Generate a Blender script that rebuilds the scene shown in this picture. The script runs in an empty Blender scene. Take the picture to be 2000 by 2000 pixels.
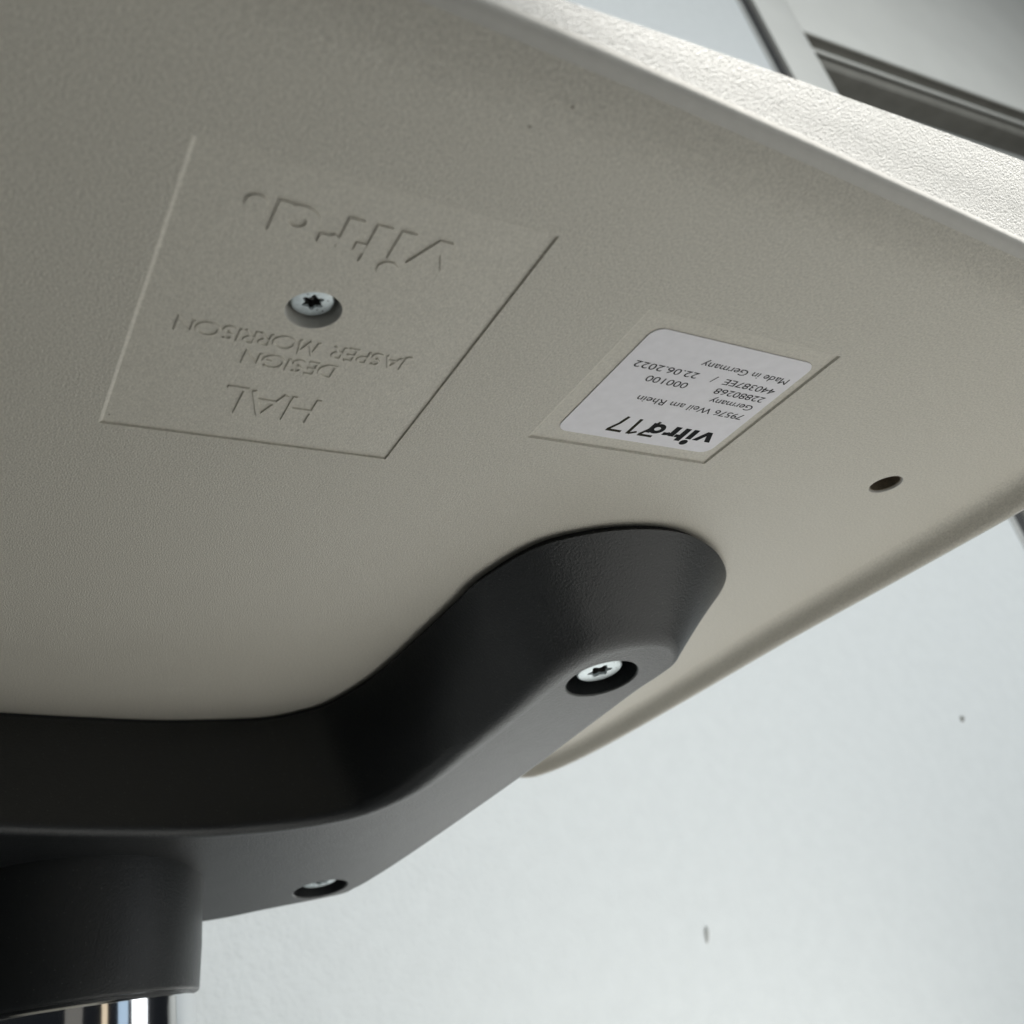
import bpy, bmesh, math, random
from mathutils import Vector, Matrix
random.seed(7)
sc = bpy.context.scene
col = sc.collection

# ------------------------------------------------------------------ frames
# chair frame: units of 0.8 mm, x and y along the seat underside, z up; origin at a corner of the moulded rectangle
U = 0.0008
BASE = Vector((36, 345, -560))                                   # floor point below the column
TILT = Matrix(((0.99993126, 0.00039360, 0.01171851),
               (0.00039360, 0.99774637, -0.06709710),
               (-0.01171851, 0.06709710, 0.99767763)))           # the seat leans back by 4 degrees
def W(p):
    return TILT @ ((Vector(p) - BASE) * U)
def MW(loc, rot=None):
    m = TILT.to_4x4() @ (rot.to_4x4() if rot else Matrix.Identity(4))
    m.translation = W(loc)
    return m

# ------------------------------------------------------------------ camera
cam_d = bpy.data.cameras.new('camera'); cam = bpy.data.objects.new('camera', cam_d); col.objects.link(cam)
R = Matrix(((0.85893172, 0.09137571, 0.5038718), (-0.48503628, 0.46075339, 0.74326719), (-0.16424407, -0.88281187, 0.44007624)))
CR = TILT @ Matrix(((R[0][0], -R[0][1], -R[0][2]), (R[1][0], -R[1][1], -R[1][2]), (R[2][0], -R[2][1], -R[2][2])))
m4 = CR.to_4x4(); m4.translation = W((-37.268, -244.435, -159.384)); cam.matrix_world = m4
cam_d.sensor_width = 36; cam_d.lens = 36 * 1930 / 2000; cam_d.clip_start = 0.01; cam_d.clip_end = 50
cam_d.dof.use_dof = True; cam_d.dof.focus_distance = 0.27; cam_d.dof.aperture_fstop = 20
sc.camera = cam

# ------------------------------------------------------------------ light
world = bpy.data.worlds.new('World'); sc.world = world; world.use_nodes = True
bg = world.node_tree.nodes['Background']; bg.inputs[0].default_value = (0.75, 0.85, 1, 1); bg.inputs[1].default_value = 0.015
def lamp(name, kind, loc, target, energy, colour, **kw):
    d = bpy.data.lights.new(name, kind); o = bpy.data.objects.new(name, d); col.objects.link(o)
    d.energy = energy; d.color = colour
    for k, v in kw.items(): setattr(d, k, v)
    o.location = loc
    o.rotation_euler = (Vector(target) - Vector(loc)).to_track_quat('-Z', 'Y').to_euler()
    return o
lamp('sunbeam_lamp', 'SPOT', (-0.25, -3.9, 3.85), (0.55, -0.03, 0.0), 5700, (1, 0.99, 0.97), shadow_soft_size=0.025, spot_size=math.radians(10.8), spot_blend=0.2)
lamp('window_lamp', 'AREA', (1.3, -4.2, 2.4), (1.1, 0.45, 1.75), 74, (0.93, 0.985, 1), shape='RECTANGLE', size=1.8, size_y=1.4, spread=math.radians(125))
lamp('window_lamp.001', 'AREA', (2.85, -1.5, 1.0), (0.2, 0, 0.3), 13.0, (0.95, 0.98, 1), shape='RECTANGLE', size=0.8, size_y=1.5)
lamp('chrome_band_lamp.002', 'AREA', (1.75, -2.75, 1.0), (0.2, 0, 0.3), 1.0, (1, 0.82, 0.58), shape='RECTANGLE', size=0.25, size_y=1.4)  # added lamp, draws a warm band in the chrome
lamp('chrome_band_lamp.003', 'AREA', (0.5, -3.0, 1.0), (0.1, 0, 0.3), 0.5, (1, 0.95, 0.85), shape='RECTANGLE', size=0.7, size_y=1.4)  # added lamp, draws a dim pale band in the chrome
lamp('chrome_band_lamp.004', 'AREA', (2.4, -2.2, 1.0), (0.2, 0, 0.3), 2.2, (0.55, 0.72, 0.9), shape='RECTANGLE', size=0.5, size_y=1.5)  # added lamp, draws a bluish band in the chrome
vs = sc.view_settings; vs.view_transform = 'Standard'; vs.look = 'None'; vs.exposure = 0; vs.gamma = 1

# ------------------------------------------------------------------ materials
def mat(name, base, rough=0.5, metal=0, bump=None, mottle=0.0, mscale=40, spec=0.5, specks=None):
    m = bpy.data.materials.new(name); m.use_nodes = True; nt = m.node_tree; b = nt.nodes['Principled BSDF']
    b.inputs['Base Color'].default_value = (*base, 1); b.inputs['Roughness'].default_value = rough; b.inputs['Metallic'].default_value = metal
    b.inputs['Specular IOR Level'].default_value = spec
    tc = nt.nodes.new('ShaderNodeTexCoord'); L = nt.links.new
    colour = None
    if mottle:
        n = nt.nodes.new('ShaderNodeTexNoise'); n.inputs['Scale'].default_value = mscale; n.inputs['Detail'].default_value = 6
        L(tc.outputs['Object'], n.inputs['Vector'])
        r = nt.nodes.new('ShaderNodeMapRange'); r.inputs['From Min'].default_value = 0.3; r.inputs['From Max'].default_value = 0.7
        r.inputs['To Min'].default_value = 1 - mottle; r.inputs['To Max'].default_value = 1 + mottle
        L(n.outputs['Fac'], r.inputs['Value'])
        mx = nt.nodes.new('ShaderNodeVectorMath'); mx.operation = 'SCALE'; mx.inputs[0].default_value = base
        L(r.outputs[0], mx.inputs['Scale']); colour = mx.outputs[0]
        L(colour, b.inputs['Base Color'])
        r2 = nt.nodes.new('ShaderNodeMapRange'); r2.inputs['To Min'].default_value = rough - 0.06; r2.inputs['To Max'].default_value = rough + 0.06
        L(n.outputs['Fac'], r2.inputs['Value']); L(r2.outputs[0], b.inputs['Roughness'])
    if specks:                                                     # (scale, size, colour): scattered grains of dirt
        v = nt.nodes.new('ShaderNodeTexVoronoi'); v.inputs['Scale'].default_value = specks[0]; L(tc.outputs['Object'], v.inputs['Vector'])
        c = nt.nodes.new('ShaderNodeMath'); c.operation = 'LESS_THAN'; c.inputs[1].default_value = specks[1]; L(v.outputs['Distance'], c.inputs[0])
        sx = nt.nodes.new('ShaderNodeSeparateColor'); L(v.outputs['Color'], sx.inputs[0])
        g = nt.nodes.new('ShaderNodeMath'); g.operation = 'GREATER_THAN'; g.inputs[1].default_value = 0.8; L(sx.outputs[0], g.inputs[0])
        mu = nt.nodes.new('ShaderNodeMath'); mu.operation = 'MULTIPLY'; L(c.outputs[0], mu.inputs[0]); L(g.outputs[0], mu.inputs[1])
        x = nt.nodes.new('ShaderNodeMix'); x.data_type = 'RGBA'; L(mu.outputs[0], x.inputs['Factor'])
        if colour: L(colour, x.inputs['A'])
        else: x.inputs['A'].default_value = (*base, 1)
        x.inputs['B'].default_value = (*specks[2], 1); L(x.outputs['Result'], b.inputs['Base Color'])
    if bump:                                                       # list of (noise scale, height in metres)
        prev = None
        for sca, hgt in bump:
            n = nt.nodes.new('ShaderNodeTexNoise'); n.inputs['Scale'].default_value = sca; n.inputs['Detail'].default_value = 2.5; n.inputs['Roughness'].default_value = 0.6
            L(tc.outputs['Object'], n.inputs['Vector'])
            bp = nt.nodes.new('ShaderNodeBump'); bp.inputs['Strength'].default_value = 1; bp.inputs['Distance'].default_value = hgt
            L(n.outputs['Fac'], bp.inputs['Height'])
            if prev: L(prev.outputs[0], bp.inputs['Normal'])
            prev = bp
        L(prev.outputs[0], b.inputs['Normal'])
    return m
SEAT = (0.56, 0.53, 0.462)
M_seat = mat('grained_grey_plastic', SEAT, 0.46, bump=[(28, 0.0003), (2100, 0.00032)], mottle=0.15, mscale=1500)
M_side = mat('coarse_grey_plastic', (0.47, 0.46, 0.43), 0.42, bump=[(2700, 0.00036)], mottle=0.04, mscale=900)
M_rim = mat('smooth_grey_plastic', (0.50, 0.485, 0.45), 0.36, bump=[(900, 0.00003)], mottle=0.04, mscale=300)
M_field = mat('fine_grey_plastic', SEAT, 0.5, bump=[(28, 0.0003), (2000, 0.00016)], mottle=0.12, mscale=1400)
M_black = mat('satin_black_plastic', (0.0105, 0.0118, 0.0128), 0.38, bump=[(40, 0.0002), (1250, 0.00022)], mottle=0.12, mscale=1500, specks=(800, 0.13, (0.07, 0.07, 0.068)))
M_zinc = mat('zinc_plated_steel', (0.62, 0.68, 0.70), 0.38, 0.85, bump=[(1500, 0.00002)], mottle=0.12, mscale=900, specks=(900, 0.2, (0.2, 0.22, 0.23)))
M_scuff_shade = mat('brown_scuff_and_shade', (0.16, 0.13, 0.09), 0.5, mottle=0.2, mscale=900)  # brown of the scuff marks, and painted shade inside the small seat hole
M_socket = mat('socket_steel', (0.10, 0.095, 0.09), 0.5, 0.6, mottle=0.2, mscale=2000)
M_chrome = mat('polished_chrome', (0.76, 0.77, 0.78), 0.08, 1.0, bump=[(60, 0.00002)])
M_paper = mat('white_label_paper', (0.78, 0.765, 0.80), 0.6, mottle=0.035, mscale=300, bump=[(400, 0.00002)])
M_ink = mat('black_ink', (0.006, 0.006, 0.007), 0.7, spec=0.1, mottle=0.2, mscale=800)
M_brown_ink = mat('brown_black_ink', (0.022, 0.019, 0.01), 0.7, spec=0.1, mottle=0.3, mscale=800)
M_wall = mat('white_painted_wall', (0.79, 0.81, 0.805), 0.55, bump=[(130, 0.0012), (14, 0.002)], mottle=0.02, mscale=45)
M_panel = mat('off_white_panel', (0.80, 0.79, 0.745), 0.5, bump=[(60, 0.0003)], mottle=0.03, mscale=5)
M_dark = mat('dark_grey_with_shade', (0.23, 0.22, 0.195), 0.5, mottle=0.1, mscale=20)  # also carries the painted shade under the head of the recess
M_gap = mat('dark_joint', (0.05, 0.05, 0.05), 0.6, mottle=0.2, mscale=30)
M_steel = mat('brushed_steel', (0.45, 0.47, 0.48), 0.3, 0.9, mottle=0.1, mscale=60)
M_trim = mat('grey_painted_trim', (0.5, 0.5, 0.48), 0.4, mottle=0.06, mscale=40)
M_floor = mat('pale_floor', (0.266, 0.266, 0.256), 0.6, mottle=0.06, mscale=6)

# ------------------------------------------------------------------ helpers
def link(name, me, m, parent=None, kind=None, label=None):
    o = bpy.data.objects.new(name, me); col.objects.link(o)
    if m:
        for x in (m if isinstance(m, (list, tuple)) else [m]): me.materials.append(x)
    if parent: o.parent = parent
    if kind: o['kind'] = kind
    if label: o['label'] = label
    return o
def mesh(name, verts, faces, smooth=True, sharp=35):
    me = bpy.data.meshes.new(name); me.from_pydata([tuple(v) for v in verts], [], faces); me.update()
    bm = bmesh.new(); bm.from_mesh(me); bmesh.ops.recalc_face_normals(bm, faces=bm.faces); bm.to_mesh(me); bm.free()
    finish(me, smooth, sharp); return me
def finish(me, smooth=True, sharp=35):
    me.polygons.foreach_set('use_smooth', [smooth] * len(me.polygons))
    if smooth: me.set_sharp_from_angle(angle=math.radians(sharp))
def catmull(pts, n, closed=True):
    out = []; N = len(pts)
    for i in range(N if closed else N - 1):
        g = lambda k: Vector(pts[k % N] if closed else pts[max(0, min(N - 1, k))])
        a, b, c, d = g(i - 1), g(i), g(i + 1), g(i + 2)
        for k in range(n):
            t = k / n
            out.append(0.5 * (2 * b + (c - a) * t + (2 * a - 5 * b + 4 * c - d) * t * t + (3 * b - 3 * c + d - a) * t ** 3))
    return out
def area2(p): return sum(p[i - 1][0] * p[i][1] - p[i][0] * p[i - 1][1] for i in range(len(p)))
def inward(p):
    s = 1 if area2(p) > 0 else -1; N = len(p); out = []
    for i in range(N):
        t = Vector(p[(i + 1) % N][:2]) - Vector(p[i - 1][:2]); t.normalize()
        out.append(Vector((-t.y, t.x)) * s)
    return out
def loft(rings, cap0=True, cap1=True):
    n = len(rings[0]); v = [p for r in rings for p in r]; f = []
    for k in range(len(rings) - 1):
        for i in range(n):
            j = (i + 1) % n; f.append((k * n + i, k * n + j, (k + 1) * n + j, (k + 1) * n + i))
    if cap0: f.append(tuple(range(n)))
    if cap1: f.append(tuple(range((len(rings) - 1) * n, len(rings) * n)))
    return v, f
def circle(r, z, n, c=(0, 0)): return [Vector((c[0] + r * math.cos(2 * math.pi * i / n), c[1] + r * math.sin(2 * math.pi * i / n), z)) for i in range(n)]
def lathe(prof, n=64, c=(0, 0), cap0=True, cap1=True): return loft([circle(r, z, n, c) for r, z in prof], cap0, cap1)
def box(lo, hi):
    (a, b, c), (d, e, f) = lo, hi
    v = [(a, b, c), (d, b, c), (d, e, c), (a, e, c), (a, b, f), (d, b, f), (d, e, f), (a, e, f)]
    return v, [(0, 3, 2, 1), (4, 5, 6, 7), (0, 1, 5, 4), (1, 2, 6, 5), (2, 3, 7, 6), (3, 0, 4, 7)]
def bevel_mesh(me, w, seg=2):
    bm = bmesh.new(); bm.from_mesh(me); bmesh.ops.bevel(bm, geom=list(bm.edges), offset=w, segments=seg, affect='EDGES', profile=0.6); bm.to_mesh(me); bm.free()

# ------------------------------------------------------------------ floor and wall
o = link('floor', mesh('floor', *box((-4, -5, -0.02), (4, 0.62, 0)), smooth=False), M_floor, kind='structure')
HX = Vector((0.99789664, -0.06482507, 0)); NN = Vector((-0.06482507, -0.99789664, 0)); P0 = Vector((0.88294704, 0.46738994, 0))
WM = Matrix((( HX.x, -NN.x, 0, P0.x), (HX.y, -NN.y, 0, P0.y), (0, 0, 1, 0), (0, 0, 0, 1)))   # a along the wall, b into it, z up
def wbox(name, lo, hi, m, parent, bev=0.0):
    v, f = box(lo, hi); me = mesh(name, v, f, smooth=False)
    if bev: bevel_mesh(me, bev)
    finish(me, bool(bev), 40); o = link(name, me, m, parent); o.matrix_local = WM if parent is None else Matrix.Identity(4)
    return o
wall = wbox('wall', (-3.0, 0.0, 0), (0.846, 0.14, 3.9), M_wall, None, 0.004); wall['kind'] = 'structure'
wbox('joint_backing', (0.80, 0.141, 0), (1.0, 0.16, 3.9), M_gap, wall)
wbox('metal_trim', (0.855, 0.004, 0), (0.873, 0.05, 3.9), M_trim, wall, 0.006)
wbox('dark_trim', (0.8745, 0.012, 0), (0.914, 0.08, 3.9), M_gap, wall, 0.004)
wbox('panel', (0.919, 0.0, 0), (1.07, 0.14, 3.9), M_panel, wall, 0.004)
wbox('panel', (1.0702, 0.0005, 2.615), (4.0, 0.0065, 3.9), M_panel, wall, 0.001)
wbox('shaded_soffit', (1.0702, 0.0068, 2.617), (4.0, 0.14, 2.66), M_dark, wall)  # underside of the recess head, its shade put into the dark colour
wbox('frame_rail', (1.0702, 0.036, 2.606), (4.0, 0.043, 2.6168), M_panel, wall, 0.0015)
wbox('inner_frame', (1.0702, 0.052, 2.565), (4.0, 0.135, 2.6165), M_dark, wall, 0.006)
wbox('frame_rail', (1.0702, 0.118, 2.535), (4.0, 0.134, 2.564), M_trim, wall, 0.006)
wbox('back_panel', (1.0702, 0.136, 0.9), (4.0, 0.16, 2.62), M_dark, wall)
wbox('panel', (1.0702, 0.0005, 0), (4.0, 0.14, 0.9), M_panel, wall, 0.003)

for name, a_, z_, rx, rz, tilt in (('paint_chip', 0.468, 0.612, 0.004, 0.0055, 0.4), ('wall_dent', -0.119, 0.379, 0.003, 0.0105, 0.3)):
    v, f = [], []
    rg = [[Vector((rx * k * math.cos(t) * (1 + .2 * math.sin(3 * t)), 0, rz * k * math.sin(t))) for t in [2 * math.pi * i / 14 for i in range(14)]] for k in (1, 0.8, 0.4)]
    rot = Matrix.Rotation(tilt, 3, 'Y')
    rg = [[rot @ p + Vector((a_, -d, z_)) for p in r] for r, d in zip(rg, (-0.001, 0.0022, 0.003))]
    v, f = loft(rg); link(name, mesh(name, v, f, True, 60), M_trim if name == 'wall_dent' else M_dark, wall)

# ------------------------------------------------------------------ the chair
chair = bpy.data.objects.new('office_chair', None); col.objects.link(chair)
chair['label'] = 'grey plastic office chair seat seen from below, on black bracket and chrome column'
chair['category'] = 'chair'

# seat shell: outline of the rim crest
OUT = [(-400, -100), (-385, -138), (-340, -150.4), (-200, -150.4), (-80, -149.8), (34, -148.3), (82, -147.2), (121, -145.8), (159, -144.2), (212, -141.8), (280, -138.4), (325, -133), (352, -115), (362, -82),
       (367.5, -36), (371.5, 36), (375, 112), (383, 200), (389.5, 284), (391, 345), (385.5, 388), (367, 418), (335, 443), (280, 468), (200, 480), (60, 484), (-150, 484), (-320, 478), (-380, 450), (-400, 390), (-405, 150)]
out = catmull([Vector((*p, 0)) for p in OUT], 8); inn = inward(out)
prof = [(27, 0.0, 0), (21, -0.05, 0), (18, -0.3, 0), (15.2, -1.4, .12), (13.2, -3.4, .7), (11.8, -5.8, 1.5), (10.6, -7.8, 2.4), (9.4, -9.2, 3.2), (8.2, -9.8, 3.9), (6.8, -9.8, 4.4), (5.2, -8.9, 4.8),
        (3.6, -7.4, 5.3), (1.6, -5.4, 5.8), (-0.4, -3.6, 6.3), (-1.8, -2.4, 6.7)]          # inset, height where the edge turns down (front), height where it rolls up (sides)
DB = [27, 24, 19, 15, 11.5, 8.5, 6, 4, 2.4, 1.1, 0, -0.8, -1.3, -1.6, -1.8]
def lipf(q): t = max(0, min(1, (-q.x - 0.45) / 0.45)); return t * t * (3 - 2 * t)
lips = [lipf(q) for q in inn]
rings = [[Vector((p.x + q.x * (d * l + e * (1 - l)), p.y + q.y * (d * l + e * (1 - l)), za * l + zb_ * (1 - l))) for p, q, l in zip(out, inn, lips)] for (d, za, zb_), e in zip(prof, DB)]
n_rim0, n_rim1 = 8, len(prof) - 1
for t in (0.0, 0.35, 0.7, 0.9, 0.97, 1.0):
    ring = []
    for p, q, l in zip(out, inn, lips):
        w = max(-0.5, min(1.2, (p.x - 50) / 150)) if p.y < 0 else 1.2
        fl = -2.2 - (1.6 + 8.0 * w) * (1 - l); zt = 11 + 12 * w; z0 = -2.2 * l + 6.9 * (1 - l)
        z = z0 + (zt - z0) * t; d = -1.9 + (fl + 1.9) * t ** 0.9
        ring.append(Vector((p.x + q.x * d, p.y + q.y * d, z)))
    rings.append(ring)
last = rings[-1]
for d, z in ((0.25, 0.5), (0.9, 0.95), (2.2, 1.3), (6, 1.6), (14, 1.6), (40, -1.5)):
    rings.append([Vector((p.x + q.x * d, p.y + q.y * d, p.z + z)) for p, q in zip(last, inn)])
n = len(out)
FRAME = TILT.to_4x4(); FRAME.translation = W((0, 0, 0))
def chair_obj(name, v, f, m, parent, sharp=35, label=None):
    me = mesh(name, [Vector(p) * U for p in v], f, True, sharp)
    o = link(name, me, m, parent, label=label); return o
def add_loft(bm, rings, cap0=False, cap1=False, mi=0, first=None):
    """rings into a bmesh, reusing the vertices of the first ring when given"""
    vr = [first if (k == 0 and first) else [bm.verts.new(Vector(p) * U) for p in r] for k, r in enumerate(rings)]
    N = len(rings[0])
    for k in range(len(vr) - 1):
        for i in range(N):
            j = (i + 1) % N; bm.faces.new((vr[k][i], vr[k][j], vr[k + 1][j], vr[k + 1][i])).material_index = mi[k] if isinstance(mi, list) else mi
    if cap0: bm.faces.new(vr[0]).material_index = mi if not isinstance(mi, list) else 0
    if cap1: bm.faces.new(vr[-1]).material_index = mi if not isinstance(mi, list) else 0
    return vr
def fill(bm, loops, mi=0):
    """flat face with holes between closed vertex loops"""
    es = []
    for lp in loops:
        for i in range(len(lp)):
            e = bm.edges.get((lp[i], lp[(i + 1) % len(lp)])) or bm.edges.new((lp[i], lp[(i + 1) % len(lp)])); es.append(e)
    r = bmesh.ops.triangle_fill(bm, use_beauty=True, use_dissolve=False, edges=es)
    fs = [g for g in r['geom'] if isinstance(g, bmesh.types.BMFace)]
    for fc in fs: fc.material_index = mi; fc.smooth = False
    return fs
def close(bm, name, flat=-0.9999, nz=None, sharp=28):
    bmesh.ops.recalc_face_normals(bm, faces=bm.faces)
    me = bpy.data.meshes.new(name); bm.to_mesh(me); bm.free(); finish(me, True, sharp)
    ax = nz or Vector((0, 0, 1))
    for p in me.polygons:
        if p.normal.dot(ax) < flat: p.use_smooth = False
    return me
bm = bmesh.new()
vr = add_loft(bm, rings, False, True, [1 if n_rim0 <= k <= n_rim1 else (3 if n_rim1 < k < n_rim1 + 8 else 0) for k in range(len(rings) - 1)])
def rect(x0, x1, y0, y1, z): return [Vector((x0, y0, z)), Vector((x1, y0, z)), Vector((x1, y1, z)), Vector((x0, y1, z))]
SC = (39.4, -61.4); TR = 0.6
t1 = add_loft(bm, [rect(-0.5, 84.8, -105.3, 0.5, 0), rect(0.5, 84.65, -104.9, 0.35, TR)], mi=2)
t2 = add_loft(bm, [rect(123.9, 198.5, -89.6, -22.9, 0), rect(125.1, 198.0, -88.8, -23.4, 0.7)], False, True, mi=2)
h1 = add_loft(bm, [circle(r, z, 56, SC) for r, z in ((7.1, TR), (6.95, TR + .1), (6.8, TR + .4), (6.7, 2.5), (6.6, 12))], False, True, mi=1)
h2 = add_loft(bm, [circle(r, z, 48, (290.0, -27.8)) for r, z in ((6.9, 0), (6.75, .1), (6.5, .5), (6.4, 1.5), (6.3, 16))], False, True, mi=1)
fill(bm, [vr[0], t1[0], t2[0], h2[0]]); fill(bm, [t1[1], h1[0]], 2)
shell = link('seat_shell', close(bm, 'seat_shell'), [M_seat, M_rim, M_field, M_side], chair); shell.matrix_local = FRAME

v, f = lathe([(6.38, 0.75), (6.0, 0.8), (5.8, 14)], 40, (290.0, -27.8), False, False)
shade_tube = chair_obj('hole_shade_tube', v, f, M_scuff_shade, chair); shade_tube.matrix_local = FRAME  # tube added to darken the hole; shade put into its colour

# --- raised letters: strokes of an upright geometric hand, one mesh for each word
def arc(cx, cy, rx, ry, a0, a1, n=22): return [(cx + rx * math.cos(math.radians(a0 + (a1 - a0) * i / n)), cy + ry * math.sin(math.radians(a0 + (a1 - a0) * i / n))) for i in range(n + 1)]
G = {  # unit cap height: (advance, strokes)
 'H': (0.62, [[(0, 0), (0, 1)], [(0.58, 0), (0.58, 1)], [(0, 0.5), (0.58, 0.5)]]),
 'A': (0.78, [[(0, 0), (0.38, 1)], [(0.38, 1), (0.76, 0)], [(0.13, 0.34), (0.63, 0.34)]]),
 'L': (0.44, [[(0, 1), (0, 0), (0.42, 0)]]),
 'D': (0.72, [[(0, 0), (0, 1), (0.2, 1)] + arc(0.2, 0.5, 0.48, 0.5, 90, -90)[1:] + [(0, 0)]]),
 'E': (0.46, [[(0.42, 1), (0, 1), (0, 0), (0.42, 0)], [(0, 0.52), (0.38, 0.52)]]),
 'S': (0.52, [arc(0.24, 0.755, 0.2, 0.225, 40, 270, 18) + arc(0.24, 0.265, 0.24, 0.265, 90, -140, 18)]),
 'I': (0.1, [[(0.03, 0), (0.03, 1)]]),
 'G': (0.98, [arc(0.47, 0.5, 0.47, 0.5, 45, 350, 30) + [(0.93, 0.46), (0.56, 0.46)]]),
 'N': (0.7, [[(0, 0), (0, 1), (0.66, 0), (0.66, 1)]]),
 'J': (0.36, [[(0.3, 1), (0.3, 0.05)] + arc(0.14, 0.0, 0.16, 0.18, 0, -120, 10)]),
 'P': (0.5, [[(0, 0), (0, 1), (0.2, 1)] + arc(0.2, 0.74, 0.25, 0.26, 90, -90, 14)[1:] + [(0, 0.48)]]),
 'R': (0.54, [[(0, 0), (0, 1), (0.2, 1)] + arc(0.2, 0.74, 0.25, 0.26, 90, -90, 14)[1:] + [(0, 0.48)], [(0.2, 0.48), (0.52, 0)]]),
 'M': (0.92, [[(0, 0), (0.14, 1), (0.45, 0.12), (0.76, 1), (0.9, 0)]]),
 'O': (1.0, [arc(0.5, 0.5, 0.49, 0.5, 0, 360, 36)]),
 ' ': (0.42, []),
}
def stroke(bm, pts, w, h, ch=0.0):
    """flat ribbon of width w raised by h with chamfered sides; returns nothing"""
    closed = (Vector(pts[0]) - Vector(pts[-1])).length < 1e-4
    if closed: pts = pts[:-1]
    N = len(pts); L = []
    for i, p in enumerate(pts):
        p = Vector(p)
        a = Vector(pts[i - 1]) if (i > 0 or closed) else None; b = Vector(pts[(i + 1) % N]) if (i < N - 1 or closed) else None
        d1 = (p - a).normalized() if a is not None else None; d2 = (b - p).normalized() if b is not None else None
        d1 = d1 if d1 is not None else d2; d2 = d2 if d2 is not None else d1
        t = (d1 + d2).normalized(); nr = Vector((-t.y, t.x)); k = 1 / max(0.35, t.dot(d1))
        e = Vector((0, 0))
        if not closed and i == 0: e = -d2 * w * 0.0
        q = [(p + nr * k * s + e, z) for s, z in ((-w / 2 - ch, 0), (-w / 2, h), (w / 2, h), (w / 2 + ch, 0))]
        L.append([bm.verts.new((c.x, c.y, z)) for c, z in q])
    for i in range(N if closed else N - 1):
        A, B = L[i], L[(i + 1) % N]
        for j in range(3): bm.faces.new((A[j], A[j + 1], B[j + 1], B[j]))
    if not closed:
        bm.faces.new(L[0]); bm.faces.new(list(reversed(L[-1])))
def put(bm, x, y, z, name, m, parent, label=None, smooth=True, frame=True):
    """reading frame (u right, v up, h out of the surface) to the chair frame: text right is -x, up is +y, out is -z"""
    for v in bm.verts: v.co = Vector((x - v.co.x, y + v.co.y, z - v.co.z)) * U
    bmesh.ops.recalc_face_normals(bm, faces=bm.faces)
    me = bpy.data.meshes.new(name); bm.to_mesh(me); bm.free(); finish(me, smooth, 30)
    o = link(name, me, m, parent, label=label); return o
def word(txt, x, y, width, cap, wst, h, label, z=0.6):
    gap = 0.16
    tot = sum(G[c][0] + gap for c in txt) - gap; k = width / (tot * cap)
    bm = bmesh.new(); u = 0; q = 0
    for c in txt:
        for s in G[c][1]:
            stroke(bm, [((u + a) * cap * k, b * cap) for a, b in s], wst, h + 0.004 * (q % 7), 0.16); q += 1
        u += G[c][0] + gap
    return put(bm, x, y, z, 'raised_lettering', M_field, shell, label)
word('HAL', 54.0, -24.7, 26.0, 12.0, 1.15, 0.42, 'raised letters HAL')
word('DESIGN', 53.0, -41.1, 24.6, 5.2, 0.55, 0.34, 'raised word DESIGN')
word('JASPER MORRISON', 71.5, -49.6, 62.0, 5.0, 0.55, 0.34, 'raised words JASPER MORRISON')
def vitra(bm, k, h, st=1.0, dot=True):
    """the lower-case word, stem width 3.8 at x-height 9.5"""
    w = 3.6 * st; q = [0]
    def S(p, ww=w):
        stroke(bm, [(a * k, b * k) for a, b in p], ww * k, h + 0.004 * q[0], 0.16 if h > 0.2 else 0); q[0] += 1
    def disc(cx, cy, r):
        hh = h + 0.004 * q[0]; q[0] += 1
        top = [bm.verts.new((k * (cx + r * math.cos(i * math.pi / 16)), k * (cy + r * math.sin(i * math.pi / 16)), hh)) for i in range(32)]
        bot = [bm.verts.new((k * (cx + (r + .16) * math.cos(i * math.pi / 16)), k * (cy + (r + .16) * math.sin(i * math.pi / 16)), 0)) for i in range(32)]
        bm.faces.new(top)
        for i in range(32): bm.faces.new((bot[i], bot[(i + 1) % 32], top[(i + 1) % 32], top[i]))
    # v as one outline
    hh = h + 0.002; P = [(0, 9.5), (4.8, 0), (8.3, 0), (13.1, 9.5), (9.2, 9.5), (6.55, 3.9), (3.9, 9.5)]
    top = [bm.verts.new((a * k, b * k, hh)) for a, b in P]; bot = [bm.verts.new((a * k, b * k, 0)) for a, b in P]
    for qd in ((0, 1, 5, 6), (1, 2, 5), (2, 3, 4, 5)): bm.faces.new([top[i] for i in qd])
    for i in range(7): bm.faces.new((bot[i], bot[(i + 1) % 7], top[(i + 1) % 7], top[i]))
    S([(16.1, 0), (16.1, 9.5)]); disc(16.4, 13.0, 2.5)
    S([(22.1, 0), (22.1, 12.6)]); S([(24.05, 8.1), (26.5, 8.1)], 2.7)
    S([(28.9, 0), (28.9, 9.5)]); S([(30.9, 6.6), (31.6, 7.6), (33.2, 8.05), (35.2, 8.05)], 2.7)
    S(arc(41.2, 4.75, 3.45, 3.3, 0, 360, 40), 2.9); S([(45.1, 0), (45.1, 9.5)], 2.9)
    if dot: disc(51.0, 2.5, 2.35)
bm = bmesh.new(); vitra(bm, 1.0, 0.42); put(bm, 67.0, -94.4, 0.6, 'raised_lettering', M_field, shell, 'raised lower-case word vitra with a round full stop')

for x, y, r in ((61.5, -131.2, 0.42), (67.3, -138.7, 0.5), (1.6, -4.2, 0.3)):
    rg = [[Vector((x + r * k * math.cos(t) * (1 + .3 * math.sin(2 * t + x)), y + r * k * .7 * math.sin(t), z)) for t in [2 * math.pi * i / 12 for i in range(12)]] for k, z in ((1, 0.05), (.7, -.06), (.3, -.09))]
    o = chair_obj('scuff_mark', *loft(rg), M_scuff_shade, shell, 60)

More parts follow.
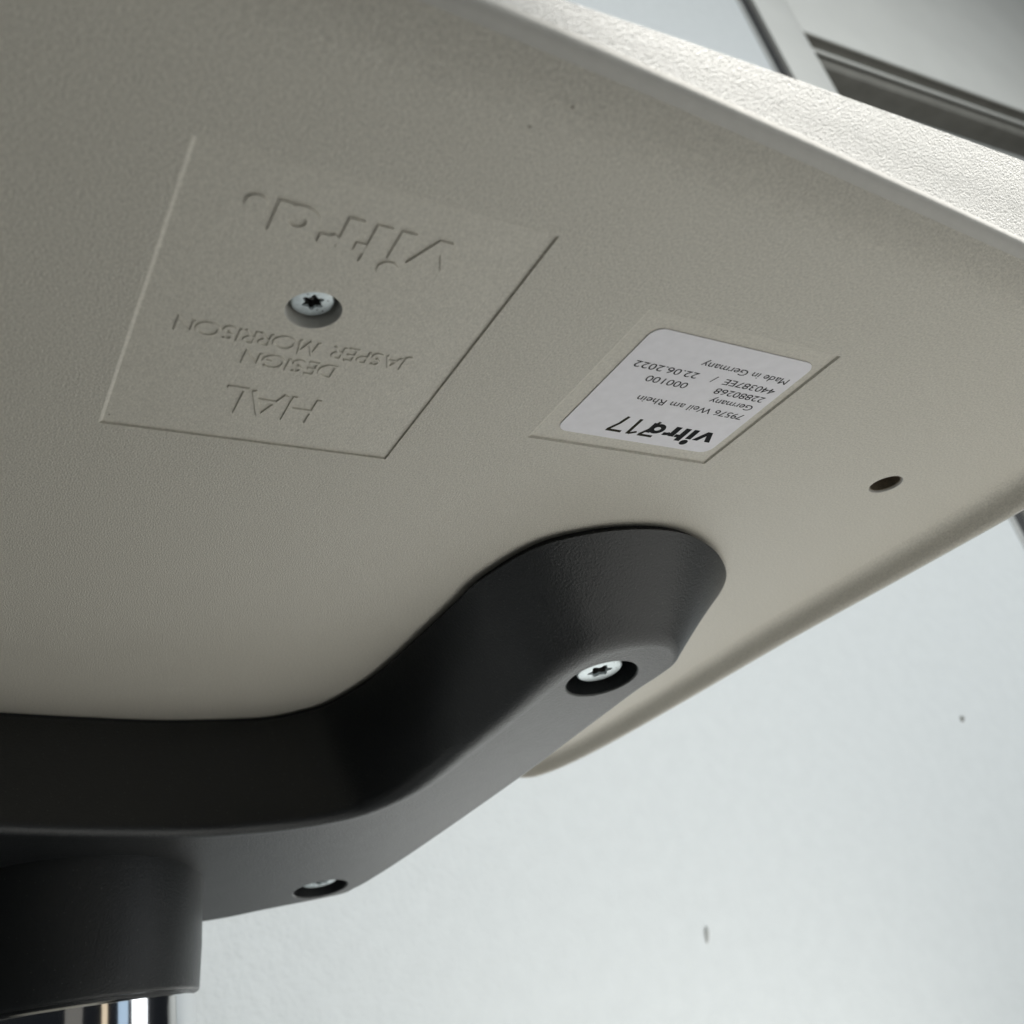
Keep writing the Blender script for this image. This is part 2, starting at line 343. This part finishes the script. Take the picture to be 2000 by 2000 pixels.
# --- paper label with printed text
def rrect(x0, x1, y0, y1, r, z, n=8):
    out = []
    for cx, cy, a in ((x1 - r, y1 - r, 0), (x0 + r, y1 - r, 90), (x0 + r, y0 + r, 180), (x1 - r, y0 + r, 270)):
        out += [Vector((cx + r * math.cos(math.radians(a + 90 * i / n)), cy + r * math.sin(math.radians(a + 90 * i / n)), z)) for i in range(n + 1)]
    return out
v, f = loft([rrect(131, 194.6, -83.4, -29, 4.2, 0.69), rrect(131, 194.6, -83.4, -29, 4.2, 0.38)])
label = chair_obj('label_sticker', v, f, M_paper, chair, 30, 'white rounded paper label with printed text'); label.matrix_local = FRAME
def printed(txt, x, y, width, cap, m=M_ink, off=0.0):
    cu = bpy.data.curves.new('printed', 'FONT'); cu.body = txt; cu.size = 1; cu.offset = off; cu.resolution_u = 6
    t = bpy.data.objects.new('printed', cu); col.objects.link(t); bpy.context.view_layer.update()
    me = bpy.data.meshes.new_from_object(t.evaluated_get(bpy.context.evaluated_depsgraph_get())); bpy.data.objects.remove(t)
    xs = [v.co.x for v in me.vertices]; k = width / (max(xs) - min(xs)); x0 = min(xs)
    ky = cap / 0.72
    for v in me.vertices: v.co = Vector((x - (v.co.x - x0) * k, y + v.co.y * ky, 0.33)) * U
    bm = bmesh.new(); bm.from_mesh(me); bmesh.ops.recalc_face_normals(bm, faces=bm.faces)
    for fc in bm.faces:
        if fc.normal.z > 0: fc.normal_flip()
    me2 = bpy.data.meshes.new('printed_text'); bm.to_mesh(me2); bm.free()
    return link('printed_text', me2, m, label)
printed('79576 Weil am Rhein', 191.2, -53.3, 44.0, 3.1)
printed('Germany', 190.6, -58.6, 18.3, 3.0)
printed('22880268', 191.2, -63.7, 20.8, 3.0)
printed('000100', 159.3, -63.2, 15.8, 3.0)
printed('440387EE', 191.4, -68.6, 21.4, 3.0)
printed('/', 166.6, -68.8, 1.5, 3.1)
printed('22.06.2022', 159.3, -68.6, 24.2, 3.0)
printed('Made in Germany', 191.7, -74.3, 35.6, 3.0)
bm = bmesh.new(); vitra(bm, 0.60, 0.02, 1.08, False); put(bm, 190.4, -41.0, 0.36, 'printed_logo', M_ink, label)
for x in (166.8, 154.0):
    bm = bmesh.new(); stroke(bm, [(2.6, 0), (3.6, 4.2), (5.7, 8.2)], 1.15, 0.03); stroke(bm, [(0.2, 8.4), (6.1, 8.4)], 1.2, 0.034)
    put(bm, x, -41.9, 0.36, 'printed_digit', M_brown_ink, label)
bm = bmesh.new(); stroke(bm, [(0, 0), (0, 8.8)], 1.25, 0.03); stroke(bm, [(-2.9, 7.0), (-0.4, 8.5)], 1.1, 0.034)
put(bm, 156.6, -41.7, 0.36, 'printed_digit', M_brown_ink, label)

# --- screws with six-lobed sockets
def screw(name, r, loc, rot, m4, parent):
    n = 72
    def star(k, z): return [Vector((k * r * (0.415 + 0.08 * math.cos(6 * a)) * math.cos(a), k * r * (0.415 + 0.08 * math.cos(6 * a)) * math.sin(a), z * r)) for a in [2 * math.pi * i / n for i in range(n)]]
    v, f = loft([circle(r, 0.9 * r, n), circle(r, 0.14 * r, n), circle(0.985 * r, 0.06 * r, n), circle(0.93 * r, 0.012 * r, n), circle(0.88 * r, 0, n), star(1.1, 0), star(1.0, 0.05), star(0.96, 0.12)], True, False)
    me = mesh(name, [Vector(p) * U for p in v], f, True, 30)
    o = link(name, me, M_zinc, parent); o.matrix_local = m4
    v, f = loft([star(0.965, 0.115), star(0.93, 0.5), [Vector((0.14 * r * math.cos(2 * math.pi * i / n), 0.14 * r * math.sin(2 * math.pi * i / n), 0.5 * r)) for i in range(n)],
                 [Vector((0.07 * r * math.cos(2 * math.pi * i / n), 0.07 * r * math.sin(2 * math.pi * i / n), 0.22 * r)) for i in range(n)]], False, True)
    return o, mesh(name + '_socket', [Vector(p) * U for p in v], f, True, 30)
s1, me = screw('screw', 5.5, None, None, MW((39.4, -61.4, 3.2), Matrix.Rotation(0.35, 3, 'Z')), chair)
link('socket', me, M_socket, s1)

# ------------------------------------------------------------------ bracket
PAIRS = [((36, 262.3), (36, 242)), ((72, 268.7), (84, 252)), ((100, 269), (110, 253)), ((127, 266.5), (135, 251)), ((142, 256), (155, 245)), ((153, 240), (169, 235)),
 ((160.4, 198), (182, 210)), ((160.2, 134), (188, 166)), ((159.5, 105), (193, 127)), ((158.8, 79), (195.6, 93)), ((166, 47), (202, 72)), ((181, 31), (210, 64.4)), ((201, 22.4), (219, 60.7)),
 ((222, 21.7), (229, 59.6)), ((242, 29), (238.5, 62)), ((261, 41.6), (248, 70)), ((278, 58.7), (253, 80)), ((291, 82), (252, 91.5)), ((296, 104), (249.6, 103)), ((297.5, 125), (247.6, 122)), ((298, 155), (245, 152)), ((298, 200), (241, 199)),
 ((297, 290), (231.6, 271.6)), ((294, 350), (223.8, 323)), ((288, 395), (217, 357)), ((278, 420), (212, 372.5)), ((262, 440), (204, 383.5)), ((200, 452), (162, 398)), ((126, 458), (126, 409)), ((36, 460), (36, 415))]
LEFT = [((-2, 253.5), (-5, 230.5)), ((-28, 247), (-36, 222)), ((-55, 241), (-63, 214)), ((-72, 231), (-83, 204)), ((-82, 212), (-97, 192)), ((-88.4, 185), (-110, 172))]
PAIRS += [((72 - c[0], c[1]), (72 - b[0], b[1])) for c, b in reversed(PAIRS[7:-1])] + LEFT[::-1]
c2 = catmull([Vector((*c, 0)) for c, b in PAIRS], 6); b2 = catmull([Vector((*b, 0)) for c, b in PAIRS], 6)
def zb(p): return -39.5 - 0.14 * (p.y - 93) / 0.99
NB = Vector((0, -0.14, -0.99)).normalized()
ci, bi = inward(c2), inward(b2)
top0 = [Vector((p.x + q.x * 3, p.y + q.y * 3, 0.3)) for p, q in zip(c2, ci)]
top1 = [Vector((p.x + q.x * 3, p.y + q.y * 3, -2.2)) for p, q in zip(c2, ci)]
top2 = [Vector((p.x + q.x * .5, p.y + q.y * .5, -2.6)) for p, q in zip(c2, ci)]
C3 = [Vector((p.x, p.y, -3.2)) for p in c2]
B3 = [Vector((p.x, p.y, zb(p))) for p in b2]
NP = len(PAIRS)
def frad(i):
    k = i / 6; k = min(k, NP - k)
    return 8.0 if k < 11.5 else (3.2 if k > 15 else 8.0 - 4.8 * (k - 11.5) / 3.5)
FRS = [frad(i) for i in range(len(b2))]
rings = [top0, top1, top2, C3]
for t in (0.25, 0.5, 0.72): rings.append([a.lerp(a + (b - a) * (1 - r / (b - a).length), t) for a, b, r in zip(C3, B3, FRS)])
Wp = [b + (a - b).normalized() * r for a, b, r in zip(C3, B3, FRS)]
In = [Vector((p.x + q.x * r, p.y + q.y * r, 0)) for p, q, r in zip(b2, bi, FRS)]
for p in In: p.z = zb(p)
for k in range(0, 9):
    t = k / 8; ring = []
    for a, b, c in zip(Wp, B3, In):
        b = b + (b - (a + c) / 2) * 0.35
        ring.append(a * (1 - t) ** 2 + b * 2 * t * (1 - t) + c * t * t)
    rings.append(ring)
def hole_frame(x, y):
    z = -NB; xx = Vector((1, 0, 0)); yy = z.cross(xx).normalized(); xx = yy.cross(z)
    return Matrix((xx, yy, z)).transposed(), Vector((x, y, zb(Vector((x, y, 0)))))
HOLES = [(222.6, 93.3), (187, 366)]
bm = bmesh.new(); vr = add_loft(bm, rings, True, False); loops = [vr[-1]]
for x, y in HOLES:
    rot, loc = hole_frame(x, y)
    loops.append(add_loft(bm, [[loc + rot @ p for p in circle(r, z, 56)] for r, z in ((17.0, 0), (16.6, .15), (16.2, .6), (15.9, 2), (15.2, 14))], False, True)[0])
fill(bm, loops)
br = link('mounting_bracket', close(bm, 'mounting_bracket', -0.9998, -NB), M_black, chair); br.matrix_local = FRAME
for k, (x, y) in enumerate(HOLES):
    rot, loc = hole_frame(x, y)
    s, me = screw('screw', 10.6, None, None, MW(loc + rot @ Vector((0, 0, 3.9)), rot @ Matrix.Rotation(0.5 + k, 3, 'Z')), chair)
    link('socket', me, M_socket, s)

# collar below the bracket, chrome column and star base
cr = []
for dr, dz in ((0.6, 3), (0.5, -2), (0.3, -5), (0.1, -7.5)):
    ring = circle(72.8 + dr, 0, 96, (36, 345))
    for p in ring: p.z = zb(p) + dz
    cr.append(ring)
cr += [circle(r, z, 96, (36, 345)) for r, z in ((72, -104), (71.0, -116), (70.3, -124.5), (70.05, -125.6), (69.6, -126.1), (69, -126.3), (60, -126.5))]
v, f = loft(cr)
collar = chair_obj('collar', v, f, M_black, chair, 50); collar.matrix_local = FRAME
v, f = lathe([(66, -120), (67.2, -126.8), (68.2, -127.8), (68.4, -129), (68.4, -200), (67.5, -202), (45, -203), (40, -204), (40, -480)], 96, (36, 345))
colm = chair_obj('gas_column', v, f, M_chrome, chair, 50); colm.matrix_local = FRAME
hub = chair_obj('base_hub', *lathe([(42, -470), (50, -474), (52, -512), (44, -520)], 64, (36, 345)), M_chrome, chair, 40); hub.matrix_local = FRAME
for k in range(5):
    a = math.radians(72 * k + 20); d = Vector((math.cos(a), math.sin(a), 0)); e = Vector((-d.y, d.x, 0)); rg = []
    for r, wd, z0, z1 in ((0.03, 0.02, 0.034, 0.07), (0.15, 0.016, 0.034, 0.06), (0.28, 0.012, 0.034, 0.05)):
        rg.append([d * r + e * wd + Vector((0, 0, z0)), d * r - e * wd + Vector((0, 0, z0)), d * r - e * wd * .7 + Vector((0, 0, z1)), d * r + e * wd * .7 + Vector((0, 0, z1))])
    v, f = loft(rg); me = mesh('base_leg', v, f, True, 30); bevel_mesh(me, 0.003); finish(me, True, 30); link('base_leg', me, M_chrome, chair)
    v, f = lathe([(0.012, 0), (0.017, 0.003), (0.017, 0.02), (0.006, 0.024), (0.006, 0.036)], 24, (d.x * 0.268, d.y * 0.268)); link('glide', mesh('glide', v, f, True, 40), M_black, chair)
